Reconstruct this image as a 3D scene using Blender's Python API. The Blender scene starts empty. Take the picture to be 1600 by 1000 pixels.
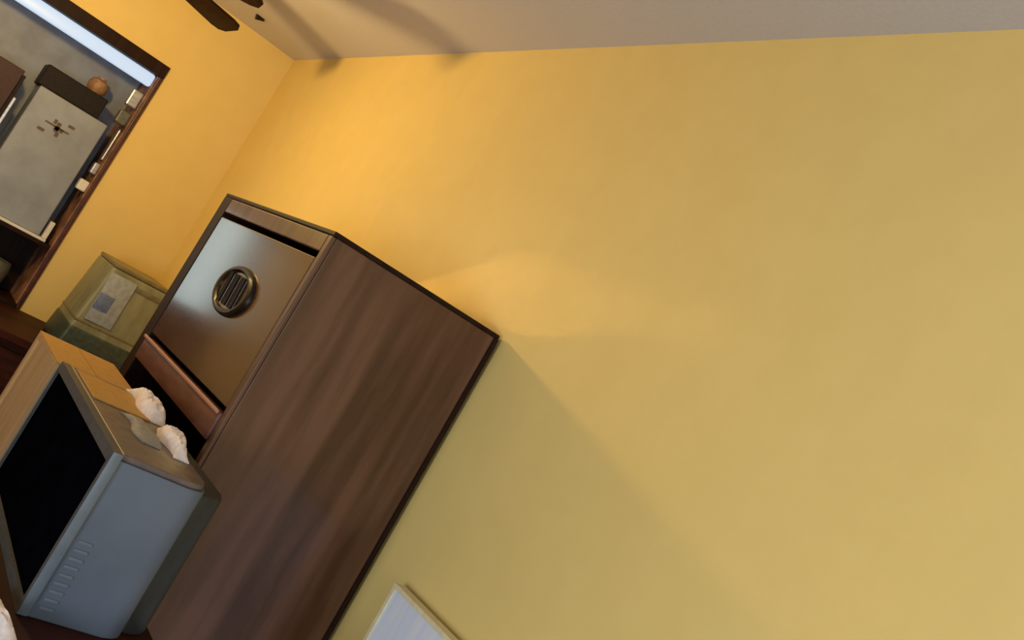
import bpy, bmesh, math, random
from mathutils import Vector, Matrix
random.seed(7)
D = bpy.data
C = bpy.context.scene.collection
S = bpy.context.scene
R = math.radians

# ------------------------------------------------------------------ camera
EYE = 1.4                                   # eye height over the floor
YAW, PITCH, ROLL, FPX = R(34.01), R(5.437), R(29.68), 1500.0
def camera():
    cy, sy, cp, sp = math.cos(YAW), math.sin(YAW), math.cos(PITCH), math.sin(PITCH)
    fwd = Vector((sy*cp, cy*cp, sp)); right = Vector((cy, -sy, 0)); up = right.cross(fwd)
    c, s = math.cos(ROLL), math.sin(ROLL)
    r2 = c*right + s*up; u2 = -s*right + c*up
    cam = D.cameras.new('camera'); cam.sensor_width = 36; cam.lens = FPX/1600*36
    cam.clip_start = 0.05
    o = D.objects.new('camera', cam); C.objects.link(o)
    m = Matrix((r2, u2, -fwd)).transposed().to_4x4()
    m.translation = Vector((0, 0, EYE)); o.matrix_world = m
    S.camera = o
camera()

# ------------------------------------------------------------------ world, lights, exposure
S.view_settings.view_transform = 'Standard'
S.view_settings.look = 'None'
S.view_settings.gamma = 1
S.view_settings.use_curve_mapping = False
S.view_settings.exposure = 0.0
S.cycles.blur_glossy = 0.1
S.cycles.sample_clamp_indirect = 0
W = D.worlds.new('world'); S.world = W; W.use_nodes = True
W.node_tree.nodes['Background'].inputs[0].default_value = (0.75, 0.87, 1.0, 1)
W.node_tree.nodes['Background'].inputs[1].default_value = 1.2

def lamp(name, kind, loc, energy, color, **kw):
    l = D.lights.new(name, kind); l.energy = energy; l.color = color
    aim = kw.pop('aim', None)
    for k, v in kw.items(): setattr(l, k, v)
    o = D.objects.new(name, l); C.objects.link(o); o.location = loc
    if aim: o.rotation_euler = (Vector(aim)-Vector(loc)).to_track_quat('-Z', 'Y').to_euler()
    return o
# daylight through the two windows of the wall behind the camera and the left wall
lamp('daylight', 'AREA', (0.2, -1.9, 1.15), 22, (0.76, 0.90, 1.0), shape='RECTANGLE', size=1.7, size_y=1.2, aim=(0.2, 5, 1.1))
lamp('daylight', 'AREA', (-1.95, -0.2, 0.80), 57, (0.78, 0.91, 1.0), shape='RECTANGLE', size=1.2, size_y=0.9, aim=(2, 0.1, 0.5))
# the bulb of the torchiere lamp standing under the ceiling fan
FAN = (0.29, 3.91)
BULB = (0.09, 3.73, EYE+0.60)
lamp('torchiere_bulb', 'POINT', BULB, 52, (1.0, 0.66, 0.22), shadow_soft_size=0.06)

# ------------------------------------------------------------------ materials
def srgb(r, g, b):
    f = lambda c: (c/255)/12.92 if c/255 <= 0.04045 else ((c/255+0.055)/1.055)**2.4
    return (f(r), f(g), f(b), 1)
def mat(name, col, rough=0.5, col2=None, scale=(8, 8, 8), bump=0.0, metal=0.0, spec=0.5, coat=0.0, detail=3, noise=6.0, emit=None, trans=0.0, alpha=None, lo=0.35, hi=0.65):
    m = D.materials.new(name); m.use_nodes = True
    nt = m.node_tree; b = nt.nodes['Principled BSDF']
    b.inputs['Base Color'].default_value = col
    b.inputs['Roughness'].default_value = rough
    b.inputs['Metallic'].default_value = metal
    b.inputs['Specular IOR Level'].default_value = spec
    b.inputs['Coat Weight'].default_value = coat
    b.inputs['Coat Roughness'].default_value = 0.12
    b.inputs['Transmission Weight'].default_value = trans
    if emit: b.inputs['Emission Color'].default_value = emit[0]; b.inputs['Emission Strength'].default_value = emit[1]
    tc = nt.nodes.new('ShaderNodeTexCoord'); mp = nt.nodes.new('ShaderNodeMapping')
    mp.inputs['Scale'].default_value = scale
    nz = nt.nodes.new('ShaderNodeTexNoise'); nz.inputs['Scale'].default_value = noise; nz.inputs['Detail'].default_value = detail
    nt.links.new(tc.outputs['Object'], mp.inputs[0]); nt.links.new(mp.outputs[0], nz.inputs[0])
    if col2:
        cr = nt.nodes.new('ShaderNodeValToRGB')
        cr.color_ramp.elements[0].position = lo; cr.color_ramp.elements[1].position = hi
        cr.color_ramp.elements[0].color = col; cr.color_ramp.elements[1].color = col2
        nt.links.new(nz.outputs['Fac'], cr.inputs[0]); nt.links.new(cr.outputs[0], b.inputs['Base Color'])
    if bump:
        bp = nt.nodes.new('ShaderNodeBump'); bp.inputs['Strength'].default_value = bump; bp.inputs['Distance'].default_value = 0.002
        nt.links.new(nz.outputs['Fac'], bp.inputs['Height']); nt.links.new(bp.outputs[0], b.inputs['Normal'])
    return m
M = {}
M['wall'] = mat('yellow_paint', srgb(226, 198, 124), 0.6, srgb(229, 201, 127), (1, 1, 1), 0.04, noise=9, spec=0.25)
M['ceiling'] = mat('ceiling_paint', srgb(206, 204, 214), 0.8, srgb(202, 200, 210), (1, 1, 1), 0.3, noise=80)
M['floor'] = mat('floor_carpet', srgb(120, 100, 80), 0.9, srgb(105, 88, 70), (1, 1, 1), 0.5, noise=120)
M['wood'] = mat('walnut_veneer', srgb(72, 42, 28), 0.32, srgb(104, 70, 54), (9, 9, 1.0), 0.05, noise=2.2, detail=5, spec=0.5, coat=0.25)
M['wood_dark'] = mat('walnut_edge', srgb(32, 18, 12), 0.5, srgb(44, 26, 17), (12, 12, 1.2), 0.02, noise=3, spec=0.12)
M['wood_red'] = mat('reddish_moulding', srgb(86, 48, 38), 0.45, srgb(108, 66, 54), (3, 3, 14), 0.05, noise=4)
M['door_wood'] = mat('polished_walnut', srgb(66, 42, 34), 0.2, srgb(80, 54, 44), (7, 2, 7), 0.0, noise=3, coat=0.38)
M['mahogany'] = mat('dark_mahogany', srgb(62, 28, 20), 0.6, srgb(42, 18, 14), (3, 3, 12), 0.05, noise=3, spec=0.15)
M['frame'] = mat('hutch_frame', srgb(82, 36, 12), 0.38, srgb(58, 24, 10), (3, 3, 9), 0.05, noise=3)
M['brass'] = mat('aged_bronze', srgb(150, 125, 105), 0.32, srgb(110, 88, 70), (20, 20, 20), metal=0.9, noise=6)
M['dark_metal'] = mat('dark_bronze', srgb(30, 22, 18), 0.4, metal=0.4)
M['grey_back'] = mat('grey_laminate', srgb(142, 148, 160), 0.5, srgb(126, 128, 138), (2, 2, 2), noise=5)
M['grey_metal'] = mat('grey_enamel', srgb(132, 138, 152), 0.4, srgb(146, 154, 168), (3, 3, 3), noise=3)
M['white'] = mat('white_plastic', srgb(228, 226, 222), 0.4, srgb(220, 220, 220), noise=4)
M['silver'] = mat('brushed_steel', srgb(200, 200, 205), 0.3, srgb(170, 172, 178), (2, 2, 20), metal=0.7)
M['burgundy'] = mat('burgundy_cloth', srgb(58, 18, 30), 0.6, srgb(40, 14, 22), noise=10)
M['black'] = mat('black_plastic', srgb(24, 20, 20), 0.6, srgb(34, 28, 27), noise=10, spec=0.2)
M['emblem'] = mat('brown_mark', srgb(88, 70, 58), 0.6, srgb(100, 80, 64))
M['screen'] = mat('black_glass', srgb(4, 4, 6), 0.3, srgb(6, 6, 12), noise=3, spec=0.0)
M['bounce_mirror'] = mat('mirror_glass', srgb(245, 245, 245), 0.1, metal=1.0)  # reflector for the unseen mirror added on the armoire top
M['bezel'] = mat('charcoal_plastic', srgb(62, 64, 68), 0.55, srgb(72, 74, 76), noise=8)
M['tv_side'] = mat('blue_grey_plastic', srgb(84, 94, 112), 0.42, srgb(94, 104, 122), (2, 2, 2), noise=3, bump=0.05)
M['rear'] = mat('shaded_rear_plastic', srgb(34, 38, 40), 0.5, srgb(42, 44, 44), noise=4)  # dark tone carries the shading of the rounded rear edge
M['tv_edge'] = mat('pale_plastic', srgb(100, 110, 122), 0.4, srgb(94, 104, 116))
M['tv_top'] = mat('mauve_grey_plastic', srgb(88, 76, 76), 0.45, srgb(106, 92, 88), noise=4)
M['tan'] = mat('tan_cardboard', srgb(150, 120, 84), 0.75, srgb(166, 136, 100), (22, 22, 2), noise=3, bump=0.1)
M['tan_light'] = mat('pale_cardboard', srgb(190, 160, 122), 0.7, srgb(180, 150, 112))
M['ochre'] = mat('ochre_card', srgb(188, 142, 68), 0.6, srgb(176, 132, 62), noise=6)
M['paper'] = mat('white_paper', srgb(244, 234, 234), 0.7, srgb(226, 214, 214), noise=8)
M['grey_paper'] = mat('printed_paper', srgb(128, 132, 124), 0.7, srgb(150, 140, 138), noise=12)
M['bin'] = mat('olive_plastic', srgb(116, 114, 84), 0.35, srgb(140, 140, 114), (4, 4, 1.5), noise=4, spec=0.6)
M['bin_lid'] = mat('olive_grey_plastic', srgb(120, 112, 84), 0.35, srgb(104, 96, 66), noise=4)
M['label_grey'] = mat('grey_label', srgb(158, 166, 170), 0.5, srgb(140, 146, 154), noise=6)
M['label_blue'] = mat('blue_label', srgb(88, 104, 148), 0.5, srgb(110, 124, 156), noise=10)
M['teal'] = mat('dark_teal_plastic', srgb(62, 78, 74), 0.4, srgb(54, 58, 42), noise=6)
M['board'] = mat('white_board', srgb(226, 228, 238), 0.5, srgb(214, 220, 236), (1, 14, 1), noise=3)
M['cream'] = mat('cream_edge', srgb(232, 218, 178), 0.5, srgb(220, 206, 170))
M['glass'] = mat('frosted_shade', srgb(255, 240, 215), 0.4, emit=((1, 0.8, 0.5, 1), 3.0))
M['tube'] = mat('cool_tube', srgb(120, 130, 140), 0.4, emit=((0.50, 0.64, 0.84, 1), 0.95))
M['reflection_glow'] = mat('reflection_glow', srgb(200, 220, 225), 0.3, emit=((0.66, 0.88, 0.92, 1), 2.6))  # emission of the added panel that the armoire door reflects
M['tan_clay'] = mat('tan_clay', srgb(168, 128, 88), 0.6, srgb(140, 104, 72))
M['green_grey'] = mat('green_grey_glaze', srgb(104, 108, 98), 0.4, srgb(84, 84, 78))

# ------------------------------------------------------------------ mesh helpers
def box(bm, lo, hi, bev=0.0, seg=2):
    x0, y0, z0 = lo; x1, y1, z1 = hi
    r = bmesh.ops.create_cube(bm, size=1, matrix=Matrix.Translation(((x0+x1)/2, (y0+y1)/2, (z0+z1)/2)) @ Matrix.Diagonal((x1-x0, y1-y0, z1-z0, 1)))
    if bev:
        es = list({e for v in r['verts'] for e in v.link_edges})
        bmesh.ops.bevel(bm, geom=es, offset=bev, segments=seg, affect='EDGES', profile=0.5)
def cyl(bm, a, b, r1, r2=None, n=24):
    a = Vector(a); b = Vector(b); r2 = r1 if r2 is None else r2
    q = (b-a).to_track_quat('Z', 'Y').to_matrix().to_4x4()
    bmesh.ops.create_cone(bm, cap_ends=True, segments=n, radius1=r1, radius2=r2, depth=(b-a).length, matrix=Matrix.Translation((a+b)/2) @ q)
def torus(bm, c, R1, r, axis='X', n=32, k=10, sx=1, sy=1):
    vs = []
    for i in range(n):
        a = 2*math.pi*i/n
        for j in range(k):
            b = 2*math.pi*j/k
            d = R1+r*math.cos(b); p = (r*math.sin(b), d*math.cos(a)*sx, d*math.sin(a)*sy)
            if axis == 'Z': p = (p[1], p[2], p[0])
            vs.append(bm.verts.new(Vector(c)+Vector(p)))
    for i in range(n):
        for j in range(k):
            bm.faces.new((vs[i*k+j], vs[((i+1) % n)*k+j], vs[((i+1) % n)*k+(j+1) % k], vs[i*k+(j+1) % k]))
def lathe(bm, c, prof, n=32, squeeze=1):
    rings = []
    for r, z in prof:
        rings.append([bm.verts.new((c[0]+r*math.cos(2*math.pi*i/n), c[1]+squeeze*r*math.sin(2*math.pi*i/n), c[2]+z)) for i in range(n)])
    for a, b in zip(rings, rings[1:]):
        for i in range(n): bm.faces.new((a[i], a[(i+1) % n], b[(i+1) % n], b[i]))
    if prof[0][0] > 1e-4: bm.faces.new(rings[0][::-1])
    if prof[-1][0] > 1e-4: bm.faces.new(rings[-1])
def prism(bm, pts, z0, z1, bev=0):
    a = [bm.verts.new((p[0], p[1], z0)) for p in pts]; b = [bm.verts.new((p[0], p[1], z1)) for p in pts]
    n = len(pts)
    fs = [bm.faces.new(a[::-1]), bm.faces.new(b)]
    for i in range(n): fs.append(bm.faces.new((a[i], a[(i+1) % n], b[(i+1) % n], b[i])))
    if bev:
        es = list({e for f in fs[:2] for e in f.edges})
        bmesh.ops.bevel(bm, geom=es, offset=bev, segments=3, affect='EDGES', profile=0.5)
def obj(name, bm, m, parent=None, smooth=False, label=None):
    """link a bmesh given in world coordinates (minus the parent's location)"""
    me = D.meshes.new(name)
    bmesh.ops.recalc_face_normals(bm, faces=bm.faces)
    o = D.objects.new(name, me)
    if parent is not None:
        g = parent; off = Vector((0, 0, 0))
        while g: off += g.location; g = g.parent
        bmesh.ops.translate(bm, verts=bm.verts, vec=-off)
        bm.to_mesh(me); o.parent = parent
    else:
        c = sum((v.co for v in bm.verts), Vector())/len(bm.verts)
        base = Vector((c.x, c.y, min(v.co.z for v in bm.verts)))
        bmesh.ops.translate(bm, verts=bm.verts, vec=-base)
        bm.to_mesh(me); o.location = base
    bm.free(); me.materials.append(m)
    if smooth:
        for p in me.polygons: p.use_smooth = True
        me.set_sharp_from_angle(angle=R(35))
    if label: o['label'] = label
    C.objects.link(o)
    return o
def bx(name, lo, hi, m, parent=None, bev=0.0, seg=2, label=None):
    bm = bmesh.new(); box(bm, lo, hi, bev, seg); return obj(name, bm, m, parent, smooth=False, label=label)
def thing(name, label, cat, loc, group=None):
    o = D.objects.new(name, None); C.objects.link(o); o.location = loc; o.empty_display_size = 0.1
    o['label'] = label; o['category'] = cat
    if group: o['group'] = group
    return o
def tag(o, label, cat, group=None):
    o['label'] = label; o['category'] = cat
    if group: o['group'] = group
    return o
def struct(name, bm, m, label, cat):
    o = obj(name, bm, m); o['kind'] = 'structure'; o['label'] = label; o['category'] = cat
    return o
E0 = EYE
def Z(z): return z+EYE      # heights measured from the eye level

# ------------------------------------------------------------------ room
XR, YB, XL, YF, ZC = 1.40, 5.08, -2.1, -2.0, Z(1.10)
T = 0.12
bm = bmesh.new(); box(bm, (XR, YF-T, 0), (XR+T, YB+T, ZC)); struct('wall_right', bm, M['wall'], 'large yellow painted wall filling the right side of the photo', 'wall')
bm = bmesh.new(); box(bm, (XL-T, YF-T, -0.1), (XR+T, YB+T, 0)); struct('floor', bm, M['floor'], 'brown carpeted floor', 'floor')
bm = bmesh.new(); box(bm, (XL-T, YF-T, ZC), (XR+T, YB+T, ZC+0.1)); struct('ceiling', bm, M['ceiling'], 'off-white painted ceiling above the yellow walls', 'ceiling')
def holed(name, axis, at, t, a0, a1, h0, h1, z0, z1, label):
    bm = bmesh.new()
    def b(p0, p1, q0, q1):
        if axis == 'Y': box(bm, (p0, at-t, q0), (p1, at, q1))
        else: box(bm, (at-t, p0, q0), (at, p1, q1))
    b(a0, h0, 0, ZC); b(h1, a1, 0, ZC); b(h0, h1, 0, z0); b(h0, h1, z1, ZC)
    struct(name, bm, M['wall'], label, 'wall')
HX0, HX1, HY0, HY1, HZ0, HZ1 = -0.12, 0.905, YB-0.012, YB+0.33, Z(-0.69), Z(0.695)
holed('wall_back', 'Y', YB+0.42, 0.42, XL-T, XR, HX0-0.001, HX1+0.001, HZ0-0.001, HZ1+0.001, 'yellow painted wall around the recessed bookcase, behind the storage bin')
bm = bmesh.new(); box(bm, (HX0-0.1, YB+0.421, HZ0-0.1), (HX1+0.1, YB+0.44, HZ1+0.1)); struct('trim_1', bm, M['wall'], 'board closing the back of the recess', 'wall')
holed('wall_front', 'Y', YF, T, XL, XR, -0.75, 1.15, 0.7, 2.0, 'yellow wall behind the camera')
holed('wall_left', 'X', XL, T, YF, YB, -0.95, 0.4, 0.45, 1.5, 'yellow wall far to the left')

# ------------------------------------------------------------------ armoire against the right wall
X0, X1, Y0, Y1 = 0.85, 1.385, 2.064, 2.95
TOP = Z(0.185)
arm = thing('armoire', 'tall dark walnut cabinet with round bronze pull, standing against the yellow right wall', 'cabinet', (1.12, 2.5, 0))
bx('side_panel', (X0+0.012, Y0, 0), (X1-0.012, Y0+0.025, TOP-0.012), M['wood'], arm, 0.002)
bx('side_panel', (X0+0.0, Y1-0.075, 0), (X1-0.012, Y1, TOP-0.012), M['wood_dark'], arm, 0.002, label='far side panel with a dark front edge')
tb = bx('top_board', (X0, Y0-0.003, TOP-0.012), (X1, Y1, TOP), M['wood_dark'], arm, 0.003, label='top board with a dark edge')
bx('added_mirror', (0.93, Y0+0.02, TOP+0.0002), (1.33, 2.75, TOP+0.002), M['bounce_mirror'], tb, label='unseen mirror added on the top to throw a glow onto the wall')  # added out of sight to bounce lamp light into the wall glow
bx('back_panel', (X1-0.012, Y0-0.006, 0), (X1, Y1, TOP-0.012), M['wood_dark'], arm, 0.001)
bx('front_rail', (X0, Y0+0.026, Z(0.128)), (X0+0.02, Y1-0.076, TOP-0.013), M['wood'], arm, 0.003)
bx('corner_post', (X0, Y0, 0), (X0+0.0115, Y0+0.025, TOP-0.0125), M['wood'], arm, 0.003)
door = bx('door', (X0+0.001, Y0+0.029, Z(-0.285)), (X0+0.021, Y1-0.078, Z(0.112)), M['door_wood'], arm, 0.003)
bx('shelf', (X0+0.022, Y0+0.026, Z(-0.36)), (X1-0.013, Y1-0.076, Z(-0.34)), M['wood_dark'], arm)
bm = bmesh.new()
box(bm, (X0-0.006, Y0+0.026, Z(-0.368)), (X0+0.02, Y1-0.077, Z(-0.300)), 0.003)
mould = obj('moulding', bm, M['wood_red'], arm, True, label='reddish wooden moulding under the door')
bx('highlight_strip', (X0-0.014, Y0+0.027, Z(-0.306)), (X0-0.0065, Y1-0.078, Z(-0.296)), mat('highlight_bead', srgb(168, 120, 100), 0.4), mould, 0.003)  # pale strip paints the highlight along the moulding's upper edge
bx('shelf', (X0+0.02, Y0+0.026, Z(-0.86)), (X1-0.013, Y1-0.076, Z(-0.84)), M['wood_dark'], arm)
for ya, yb in ((Y0+0.028, 2.47), (2.475, Y1-0.078)):
    bx('lower_door', (X0+0.001, ya, 0.10), (X0+0.019, yb, Z(-0.862)), M['wood'], arm, 0.003)
bx('plinth', (X0+0.03, Y0+0.026, 0), (X0+0.05, Y1-0.076, 0.095), M['wood_dark'], arm)
# the round recessed pull of the door
PC = (X0-0.001, 2.44, Z(-0.055))
bm = bmesh.new(); torus(bm, PC, 0.075, 0.012, sx=1.6, sy=0.80)
hd = obj('handle', bm, M['dark_metal'], door, True, label='dark round ring of the door pull')
bm = bmesh.new()
cyl(bm, (PC[0]-0.003, PC[1], PC[2]), (PC[0]+0.0015, PC[1], PC[2]), 0.07, n=40)
for v in bm.verts: v.co.y = PC[1]+(v.co.y-PC[1])*1.6; v.co.z = PC[2]+(v.co.z-PC[2])*0.8
obj('backplate', bm, M['brass'], hd, True, label='bronze coloured round backplate')
bm = bmesh.new()
for k in (-1, 0, 1):
    y = PC[1]+0.052*k-0.005
    cyl(bm, (PC[0]-0.010, y-0.004, PC[2]-0.043), (PC[0]-0.010, y+0.004, PC[2]+0.043), 0.006, n=12)
obj('grip_bars', bm, M['dark_metal'], hd, True)

# ------------------------------------------------------------------ low table, television, carton
tab = thing('low_table', 'dark mahogany side table under the blue grey television, mostly below the photo edge', 'table', (0.52, 2.0, 0))
TT = Z(-0.70)
bx('tabletop', (0.26, 1.35, TT-0.03), (0.835, 2.74, TT), M['mahogany'], tab, 0.004)
for x in (0.29, 0.765):
    for y in (1.38, 2.67): bx('leg', (x, y, 0), (x+0.04, y+0.04, TT-0.031), M['mahogany'], tab, 0.003)

tx0, tx1, ty0, ty1, tz0, tz1 = 0.555, 0.757, 1.70, 2.345, TT+0.001, Z(-0.382)
tv = thing('television', 'old blue grey television with a black screen, in front of the walnut cabinet', 'television', (0.66, 2.0, tz0))
def rounded(x0, x1, y0, y1, r, n=8):
    pts = [(x0, y0)]
    for i in range(n+1):
        a = -math.pi/2+math.pi/2*i/n; pts.append((x1-r+r*math.cos(a), y0+r+r*math.sin(a)))
    for i in range(n+1):
        a = math.pi/2*i/n; pts.append((x1-r+r*math.cos(a), y1-r+r*math.sin(a)))
    pts.append((x0, y1)); return pts
bm = bmesh.new(); prism(bm, rounded(tx0+0.02, tx1, ty0+0.002, ty1-0.002, 0.045), tz0, tz1-0.012, 0.003)
obj('body', bm, M['tv_side'], tv, True)
bm = bmesh.new(); prism(bm, rounded(tx0+0.02, tx1-0.006, ty0+0.006, ty1-0.004, 0.042), tz1-0.0118, tz1, 0.004)
obj('top_cover', bm, M['tv_top'], tv, True, label='mauve grey top cover')
bm = bmesh.new(); prism(bm, rounded(tx1+0.0005, tx1+0.062, ty0+0.045, ty1-0.02, 0.055), tz0, tz1-0.022, 0.006)
obj('shaded_rear', bm, M['rear'], tv, True, label='rounded rear cover, dark grey put in as the shaded edge')  # added dark shell, coloured as shading on the rounded back edge
bm = bmesh.new()
bz = 0.022
box(bm, (tx0, ty0, tz1-bz), (tx0+0.0195, ty1, tz1)); box(bm, (tx0, ty0, tz0), (tx0+0.0195, ty1, tz0+bz*1.0))
box(bm, (tx0, ty0, tz0+bz*1.0), (tx0+0.0195, ty0+0.010, tz1-bz)); box(bm, (tx0, ty1-0.004, tz0+bz*1.0), (tx0+0.0195, ty1, tz1-bz))
obj('bezel', bm, M['bezel'], tv, False, label='charcoal bezel around the screen')
bx('screen', (tx0+0.006, ty0+0.0105, tz0+bz*1.0+0.0005), (tx0+0.018, ty1-0.0045, tz1-bz-0.0005), M['screen'], tv, label='black glass screen')
bm = bmesh.new()
box(bm, (tx0+0.0005, ty0-0.004, tz0+0.002), (tx0+0.019, ty0-0.0005, tz1), 0.001)
obj('front_lip', bm, M['tv_edge'], tv, True, label='pale edge strip along the front corner')
bm = bmesh.new()
for i in range(9):
    z = tz0+0.02+i*0.016; box(bm, (tx0+0.03, ty0-0.0005, z), (tx0+0.055, ty0+0.0015, z+0.005))
obj('side_vents', bm, M['tv_edge'], tv)

cr = thing('cardboard_carton', 'tan cardboard carton standing on the table behind the black screen', 'box', (0.65, 2.5, TT))
cx0, cx1, cy0, cy1, cz1 = 0.548, 0.752, 2.348, 2.68, Z(-0.388)
bx('carton_body', (cx0, cy0, TT+0.001), (cx1, cy1, cz1-0.004), M['tan'], cr, 0.003)
bx('flap', (cx0, cy0, cz1-0.0038), ((cx0+cx1)/2-0.001, cy1, cz1), M['ochre'], cr)
bx('flap', ((cx0+cx1)/2+0.001, cy0, cz1-0.0038), (cx1, cy1, cz1), M['ochre'], cr)
bx('packing_tape', (cx0-0.001, (cy0+cy1)/2+0.10, TT+0.05), (cx0-0.0002, (cy0+cy1)/2+0.135, cz1-0.02), M['tan_light'], cr)
tag(bx('manila_folder', (0.583, 2.08, tz1+0.0003), (0.715, 2.305, tz1+0.004), M['ochre'], bev=0.001), 'ochre folder lying flat on the far end of the television', 'folder')

# crumpled papers on the television
def crumple(name, c0, c1, w, h, m, seed, label, nx=26, ny=10, base=0.0):
    rnd = random.Random(seed)
    bm = bmesh.new(); c0 = Vector(c0); c1 = Vector(c1); ax = c1-c0; side = Vector((-ax.y, ax.x, 0)).normalized()
    g = []; gb = []
    for i in range(nx+1):
        row = []; rb = []
        for j in range(ny+1):
            u = i/nx; v = j/ny-0.5
            env = max(0.0, 1-(2*u-1)**4)*max(0, 1-(2*v)**4)
            hh = 0.003+h*env*(0.72+0.28*rnd.random())
            p = c0+ax*(u+rnd.uniform(-.008, .008))+side*(v*w*(0.75+0.25*math.sin(u*7+seed)))
            p0 = p.copy(); p.z = c0.z+hh; p0.z = c0.z
            row.append(bm.verts.new(p)); rb.append(bm.verts.new(p0))
        g.append(row); gb.append(rb)
    for i in range(nx):
        for j in range(ny):
            bm.faces.new((g[i][j], g[i+1][j], g[i+1][j+1], g[i][j+1]))
            bm.faces.new((gb[i][j], gb[i][j+1], gb[i+1][j+1], gb[i+1][j]))
    for i in range(nx):
        bm.faces.new((g[i][0], gb[i][0], gb[i+1][0], g[i+1][0])); bm.faces.new((g[i][ny], g[i+1][ny], gb[i+1][ny], gb[i][ny]))
    for j in range(ny):
        bm.faces.new((g[0][j], g[0][j+1], gb[0][j+1], gb[0][j])); bm.faces.new((g[nx][j], gb[nx][j], gb[nx][j+1], g[nx][j+1]))
    return obj(name, bm, m, None, True)
tag(crumple('crumpled_paper', (0.735, 2.335, tz1+0.0005), (0.732, 2.09, tz1+0.0005), 0.065, 0.035, M['paper'], 3, ''), 'crumpled white paper nearest the cabinet corner, at the far end of the television', 'paper')
tag(crumple('crumpled_paper', (0.735, 2.04, tz1+0.0005), (0.725, 1.84, tz1+0.0005), 0.055, 0.030, M['paper'], 5, ''), 'crumpled white paper strip at the near end of the television top', 'paper')
tag(crumple('printed_paper', (0.665, 2.05, tz1+0.0005), (0.665, 1.86, tz1+0.0005), 0.06, 0.012, M['grey_paper'], 9, ''), 'dull grey printed paper beside the crumpled white strip', 'paper')
# small things at the foot of the television
tag(crumple('tissue', (0.48, 1.74, TT+0.0005), (0.53, 1.56, TT+0.0005), 0.06, 0.03, M['paper'], 12, '', 14, 6), 'small pinkish white tissue on the table in the bottom left corner', 'tissue')

# ------------------------------------------------------------------ desk and hutch by the back wall
DT = Z(-0.69)
dk = thing('writing_desk', 'dark mahogany desk along the far yellow wall, under the hutch', 'desk', (0.3, 4.7, 0))
bx('desktop', (-0.9, 4.34, DT-0.035), (XR-0.005, YB-0.004, DT), M['mahogany'], dk, 0.004)
for a, b in ((-0.86, -0.2), (0.75, 1.38)):
    p = bx('pedestal', (a, 4.38, 0.0), (b, YB-0.02, DT-0.036), M['mahogany'], dk, 0.003)
    for z in (0.06, 0.26, 0.46):
        d = bx('drawer', (a+0.02, 4.362, z), (b-0.02, 4.3795, z+0.18), M['mahogany'], p, 0.003)
        bm = bmesh.new(); cyl(bm, ((a+b)/2, 4.342, z+0.09), ((a+b)/2, 4.3615, z+0.09), 0.014, 0.009); obj('knob', bm, M['brass'], d, True)
bx('modesty_panel', (-0.199, 4.9, 0.15), (0.749, 4.92, DT-0.036), M['mahogany'], dk)

YC = YB+0.06                                # front of the things on the shelf
hu = thing('recessed_bookcase', 'bookcase with a dark wooden frame, built into the far yellow wall above the desk', 'bookcase', (0.4, 5.2, DT))
bx('side_board', (HX0, HY0, HZ0), (HX0+0.025, HY1, HZ1-0.066), M['frame'], hu, 0.003)
bx('side_board', (HX1-0.02, HY0, HZ0), (HX1, HY1, HZ1-0.066), M['frame'], hu, 0.003)
bx('top_board', (HX0, HY0, HZ1-0.065), (HX1, HY1, HZ1), M['wood_dark'], hu, 0.003)
bx('back_board', (HX0+0.026, HY1-0.012, HZ0+0.021), (HX1-0.021, HY1, HZ1-0.067), M['grey_back'], hu, label='pale grey back board')
bx('bottom_board', (HX0+0.026, HY0, HZ0), (HX1-0.021, HY1, HZ0+0.02), M['wood_dark'], hu, 0.002)
SH = Z(-0.352)
bx('shelf', (HX0+0.026, HY0+0.03, SH-0.02), (HX1-0.028, HY1-0.013, SH), M['wood_dark'], hu, 0.002)
bx('compartment_back', (HX0+0.027, HY1-0.02, HZ0+0.022), (HX1-0.028, HY1-0.0125, SH-0.021), M['wood_dark'], hu, label='dark back of the bottom compartment')
bx('inner_lining', (HX1-0.0265, HY0+0.02, HZ0+0.021), (HX1-0.0205, HY1-0.013, HZ1-0.067), mat('pinkish_wood', srgb(176, 128, 100), 0.5, srgb(96, 62, 48), (2, 2, 3), noise=4), hu, label='pinkish inner face of the right side')
def hinge(z, m, label, w, h, y=0.03):
    bx('bracket', (HX1-0.027-w, HY0+y, z-h), (HX1-0.027, HY0+y+0.05, z+h), m, hu, 0.007, label=label)
hinge(Z(0.475), M['silver'], 'silver bracket plate', 0.055, 0.045, 0.05)
hinge(Z(0.365), M['green_grey'], 'grey green bracket plate', 0.055, 0.035, 0.05)
hinge(Z(0.22), M['silver'], 'long narrow silver rail', 0.012, 0.09, 0.06)
hinge(Z(0.08), M['silver'], 'narrow silver bracket', 0.03, 0.03)
hinge(Z(-0.02), M['white'], 'white round bracket', 0.045, 0.028)
bm = bmesh.new(); box(bm, (HX0+0.03, HY0+0.03, HZ1-0.135), (HX1-0.03, HY0+0.065, HZ1-0.068), 0.012)
lt = obj('strip_light', bm, M['tube'], hu, True, label='cool white strip light under the top board')

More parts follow.
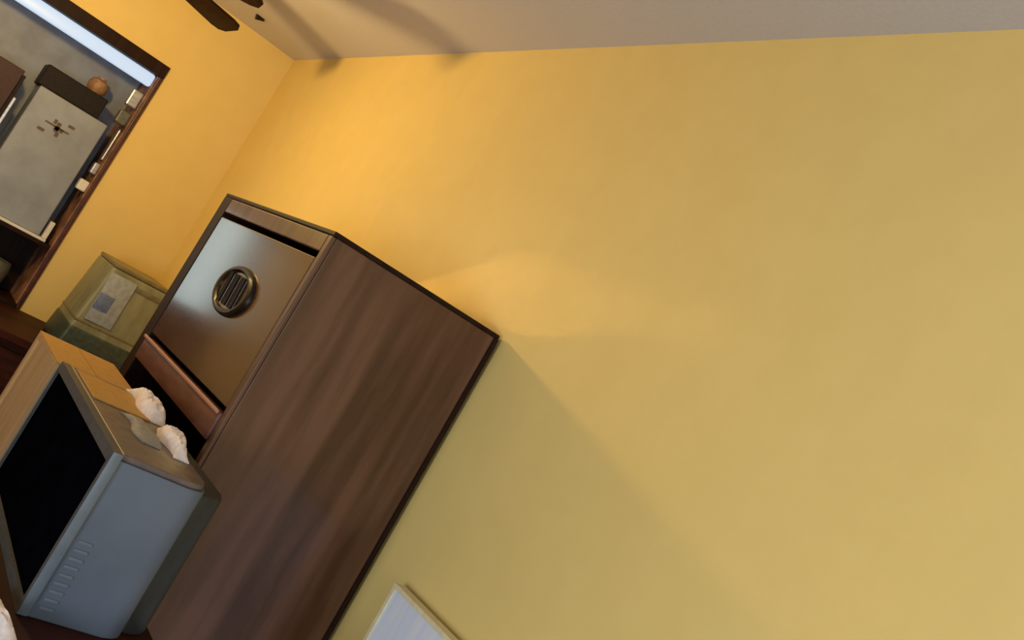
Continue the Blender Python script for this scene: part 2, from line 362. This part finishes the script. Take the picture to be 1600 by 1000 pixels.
# things in the bookcase
gb = thing('document_box', 'big grey document box with a small brown mark, in the recessed bookcase', 'box', (0.6, 5.2, SH))
gx0, gx1 = 0.475, 0.815
bx('box_body', (gx0, YC, SH+0.014), (gx1, YC+0.2, Z(0.293)), M['grey_metal'], gb, 0.006)
bx('base_tray', (gx0-0.04, YC-0.012, SH+0.0005), (gx1+0.035, YC+0.2, SH+0.0135), M['white'], gb, label='white tray under the box')
bx('corner_guard', (gx1+0.012, YC-0.012, SH+0.014), (gx1+0.034, YC+0.03, SH+0.105), M['white'], gb, 0.002, label='white corner guard')
bm = bmesh.new()
for dx, dz, w, h in ((-0.058, -0.045, .032, .014), (0, 0, .018, .05), (0.008, -0.008, .045, .016), (.052, .035, .03, .014), (-.02, .02, .014, .022), (.012, -.032, .016, .022)):
    box(bm, (0.63+dx-w/2, YC-0.003, Z(0.16)+dz-h/2), (0.63+dx+w/2, YC-0.0002, Z(0.16)+dz+h/2))
box(bm, (0.63-0.06, YC-0.003, Z(0.16)-0.004), (0.63+0.056, YC-0.0002, Z(0.16)+0.004))
obj('emblem', bm, M['emblem'], gb, label='small brown mark on the front')
tag(bx('black_case', (0.458, YC, Z(0.2935)), (0.758, YC+0.18, Z(0.40)), M['black'], bev=0.006), 'narrow black case lying on top of the grey document box', 'case')
bn = thing('binder', 'burgundy binder with a silver edge, in the bookcase at the left edge of the photo', 'binder', (0.3, 5.2, SH))
bx('cover', (0.225, YC, SH+0.0005), (0.390, YC+0.2, Z(0.31)), M['burgundy'], bn, 0.004)
bx('spine', (0.3905, YC, SH+0.0005), (0.405, YC+0.18, Z(0.29)), M['black'], bn, 0.002, label='black spine')
bx('spine_edge', (0.4055, YC, SH+0.0005), (0.420, YC+0.04, Z(0.18)), M['silver'], bn, 0.003, label='silver edge strip')
bm = bmesh.new(); lathe(bm, (0.70, YC+0.13, Z(0.4005)), [(0.03, 0), (0.045, 0.02), (0.05, 0.045), (0.04, 0.07), (0.02, 0.08), (0.02, 0.09)])
tag(obj('clay_pot', bm, M['tan_clay'], None, True), 'small tan clay pot on the black case in the bookcase', 'pot')
bm = bmesh.new(); lathe(bm, (0.72, YC+0.1, HZ0+0.021), [(0.04, 0), (0.075, 0.03), (0.085, 0.10), (0.075, 0.14), (0.07, 0.14), (0.078, 0.10), (0.06, 0.04), (0.001, 0.02)])
tag(obj('glazed_bowl', bm, M['green_grey'], None, True), 'grey green glazed bowl in the bottom compartment of the bookcase', 'bowl')
mo = thing('glow_panel', 'lit upright monitor in the bookcase, left of the burgundy binder, added for the pale reflection on the armoire door', 'glow_panel', (0.06, 5.2, SH))  # unseen glowing panel, added to make the pale highlight on the door
bx('casing', (-0.02, YC+0.02, SH+0.03), (0.212, YC+0.06, Z(0.26)), M['black'], mo, 0.006)
bx('screen', (-0.005, YC+0.016, SH+0.05), (0.200, YC+0.0195, Z(0.245)), M['reflection_glow'], mo, label='pale glowing face added for the door reflection')
bx('foot', (0.0, YC, SH+0.0005), (0.15, YC+0.14, SH+0.0295), M['black'], mo, 0.004)

# storage bin on the desk
sb = thing('storage_bin', 'translucent olive storage bin with a blue grey label, on the desk behind the carton', 'bin', (1.1, 4.6, DT))
def taper(bm, x0, x1, y0, y1, z0, z1, t, bev):
    n0 = len(bm.verts)
    r = bmesh.ops.create_cube(bm, size=1, matrix=Matrix.Translation(((x0+x1)/2, (y0+y1)/2, (z0+z1)/2)) @ Matrix.Diagonal((x1-x0, y1-y0, z1-z0, 1)))
    for v in r['verts']:
        if v.co.z < (z0+z1)/2:
            v.co.x += t if v.co.x < (x0+x1)/2 else -t
            v.co.y += t if v.co.y < (y0+y1)/2 else -t
    es = list({e for v in r['verts'] for e in v.link_edges})
    bmesh.ops.bevel(bm, geom=es, offset=bev, segments=4, affect='EDGES', profile=0.5)
def bin_layer(z0, z1, f, y0=4.48, y1=4.86, grow=0.0, bev=0.02):
    # the bin narrows a little towards the top left
    bm = bmesh.new()
    def xl(z): return 0.995+0.045*(z-DT)/(Z(-0.245)-DT)
    r = bmesh.ops.create_cube(bm, size=1)
    for v in r['verts']:
        z = z0 if v.co.z < 0 else z1
        v.co = Vector((xl(z)-grow if v.co.x < 0 else 1.315+grow, y0-grow if v.co.y < 0 else y1+grow, z))
    bmesh.ops.bevel(bm, geom=list(bm.edges), offset=bev, segments=4, affect='EDGES', profile=0.5)
    return bm
obj('bin_body', bin_layer(DT+0.0005, Z(-0.262), 0, bev=0.01), M['bin'], sb, True)
obj('lid', bin_layer(Z(-0.2615), Z(-0.243), 0, grow=0.0, bev=0.006), M['bin_lid'], sb, True)
obj('rim_band', bin_layer(Z(-0.545), Z(-0.530), 0, grow=0.002, bev=0.005), M['bin_lid'], sb, True, label='raised rim line')
obj('base_band', bin_layer(DT+0.0007, Z(-0.565), 0, grow=0.004, bev=0.015), M['teal'], sb, True, label='dark teal band around the bottom')
bm = bmesh.new(); box(bm, (1.042, 4.474, Z(-0.52)), (1.165, 4.479, Z(-0.285)), 0.002); lb = obj('label_sheet', bm, M['label_grey'], sb, True, label='grey label on the front')
bm = bmesh.new(); box(bm, (1.044, 4.471, Z(-0.46)), (1.11, 4.4735, Z(-0.385)), 0.001); obj('blue_patch', bm, M['label_blue'], lb, True)
bm = bmesh.new(); box(bm, (1.17, 4.474, Z(-0.315)), (1.30, 4.479, Z(-0.295)), 0.002); obj('handle_slot', bm, M['bin_lid'], sb, True)

# ------------------------------------------------------------------ white board leaning at the right wall
wb = thing('white_board', 'white board with a cream edge, standing against the right wall beside the cabinet', 'board', (1.36, 1.6, 0))
bx('panel', (1.352, 1.26, 0.012), (1.375, 1.866, Z(-0.467)), M['board'], wb)
bm = bmesh.new()
box(bm, (1.348, 1.248, Z(-0.4665)), (1.38, 1.878, Z(-0.455))); box(bm, (1.348, 1.8665, 0.0), (1.38, 1.878, Z(-0.4667)))
box(bm, (1.348, 1.248, 0.0), (1.38, 1.2595, Z(-0.4667))); box(bm, (1.348, 1.2597, 0.0), (1.38, 1.866, 0.0115))
obj('edge_frame', bm, M['cream'], wb, label='cream coloured edge frame')

# ------------------------------------------------------------------ ceiling fan
fx, fy = FAN
fan = thing('ceiling_fan', 'dark brown ceiling fan, one blade tip showing at the top edge of the photo', 'fan', (fx, fy, ZC))
bm = bmesh.new(); lathe(bm, (fx, fy, ZC-0.06), [(0.03, 0), (0.06, 0.02), (0.07, 0.0595)]); obj('canopy', bm, M['dark_metal'], fan, True)
bm = bmesh.new(); cyl(bm, (fx, fy, ZC-0.16), (fx, fy, ZC-0.0605), 0.013); obj('downrod', bm, M['dark_metal'], fan, True)
bm = bmesh.new(); lathe(bm, (fx, fy, ZC-0.30), [(0.05, 0), (0.10, 0.02), (0.11, 0.06), (0.10, 0.11), (0.04, 0.1395)]); obj('motor_housing', bm, M['dark_metal'], fan, True)
BZ = ZC-0.245
def blade(az, r0, r1, pitch):
    bm = bmesh.new(); pts = []
    w0, w1 = 0.045, 0.062
    for r, w in ((r0, w0), (r1-0.06, w1), (r1-0.02, w1*0.92), (r1, w1*0.55)): pts.append((r, w))
    for r, w in ((r1, -w1*0.55), (r1-0.02, -w1*0.92), (r1-0.06, -w1), (r0, -w0)): pts.append((r, w))
    prism(bm, pts, -0.006, 0.006, 0.002)
    bmesh.ops.transform(bm, verts=bm.verts, matrix=Matrix.Translation((fx, fy, BZ)) @ Matrix.Rotation(az, 4, 'Z') @ Matrix.Rotation(pitch, 4, 'X'))
    b = obj('blade', bm, M['wood_dark'], fan, True)
    bm = bmesh.new(); cyl(bm, (0.09, 0, 0), (r0+0.02, 0, -0.012), 0.012, 0.018, 10)
    bmesh.ops.transform(bm, verts=bm.verts, matrix=Matrix.Translation((fx, fy, BZ)) @ Matrix.Rotation(az, 4, 'Z'))
    obj('blade_arm', bm, M['dark_metal'], b, True)
for k in range(5): blade(R(26+72*k), 0.15, 0.648, R(-20))
tl = thing('torchiere_lamp', 'tall torchiere floor lamp lighting the corner, out of the photo on the left', 'lamp', (BULB[0], BULB[1], 0))
bm = bmesh.new(); lathe(bm, (BULB[0], BULB[1], 0), [(0.13, 0), (0.13, 0.015), (0.03, 0.035), (0.012, 0.05)]); obj('base', bm, M['dark_metal'], tl, True)
bm = bmesh.new(); cyl(bm, (BULB[0], BULB[1], 0.0505), (BULB[0], BULB[1], BULB[2]-0.12), 0.011); obj('pole', bm, M['dark_metal'], tl, True)
bm = bmesh.new(); lathe(bm, (BULB[0], BULB[1], BULB[2]-0.1195), [(0.02, 0), (0.028, 0.045), (0.02, 0.055)]); obj('socket', bm, M['dark_metal'], tl, True)

bm = bmesh.new(); cyl(bm, (1.045, 4.74, ZC-0.012), (1.085, 4.74, ZC-0.0005), 0.014, 0.010, 12)
tag(obj('ceiling_hook', bm, M['dark_metal'], None, True), 'small dark hook fixed to the ceiling beside the fan blade tip', 'hook')
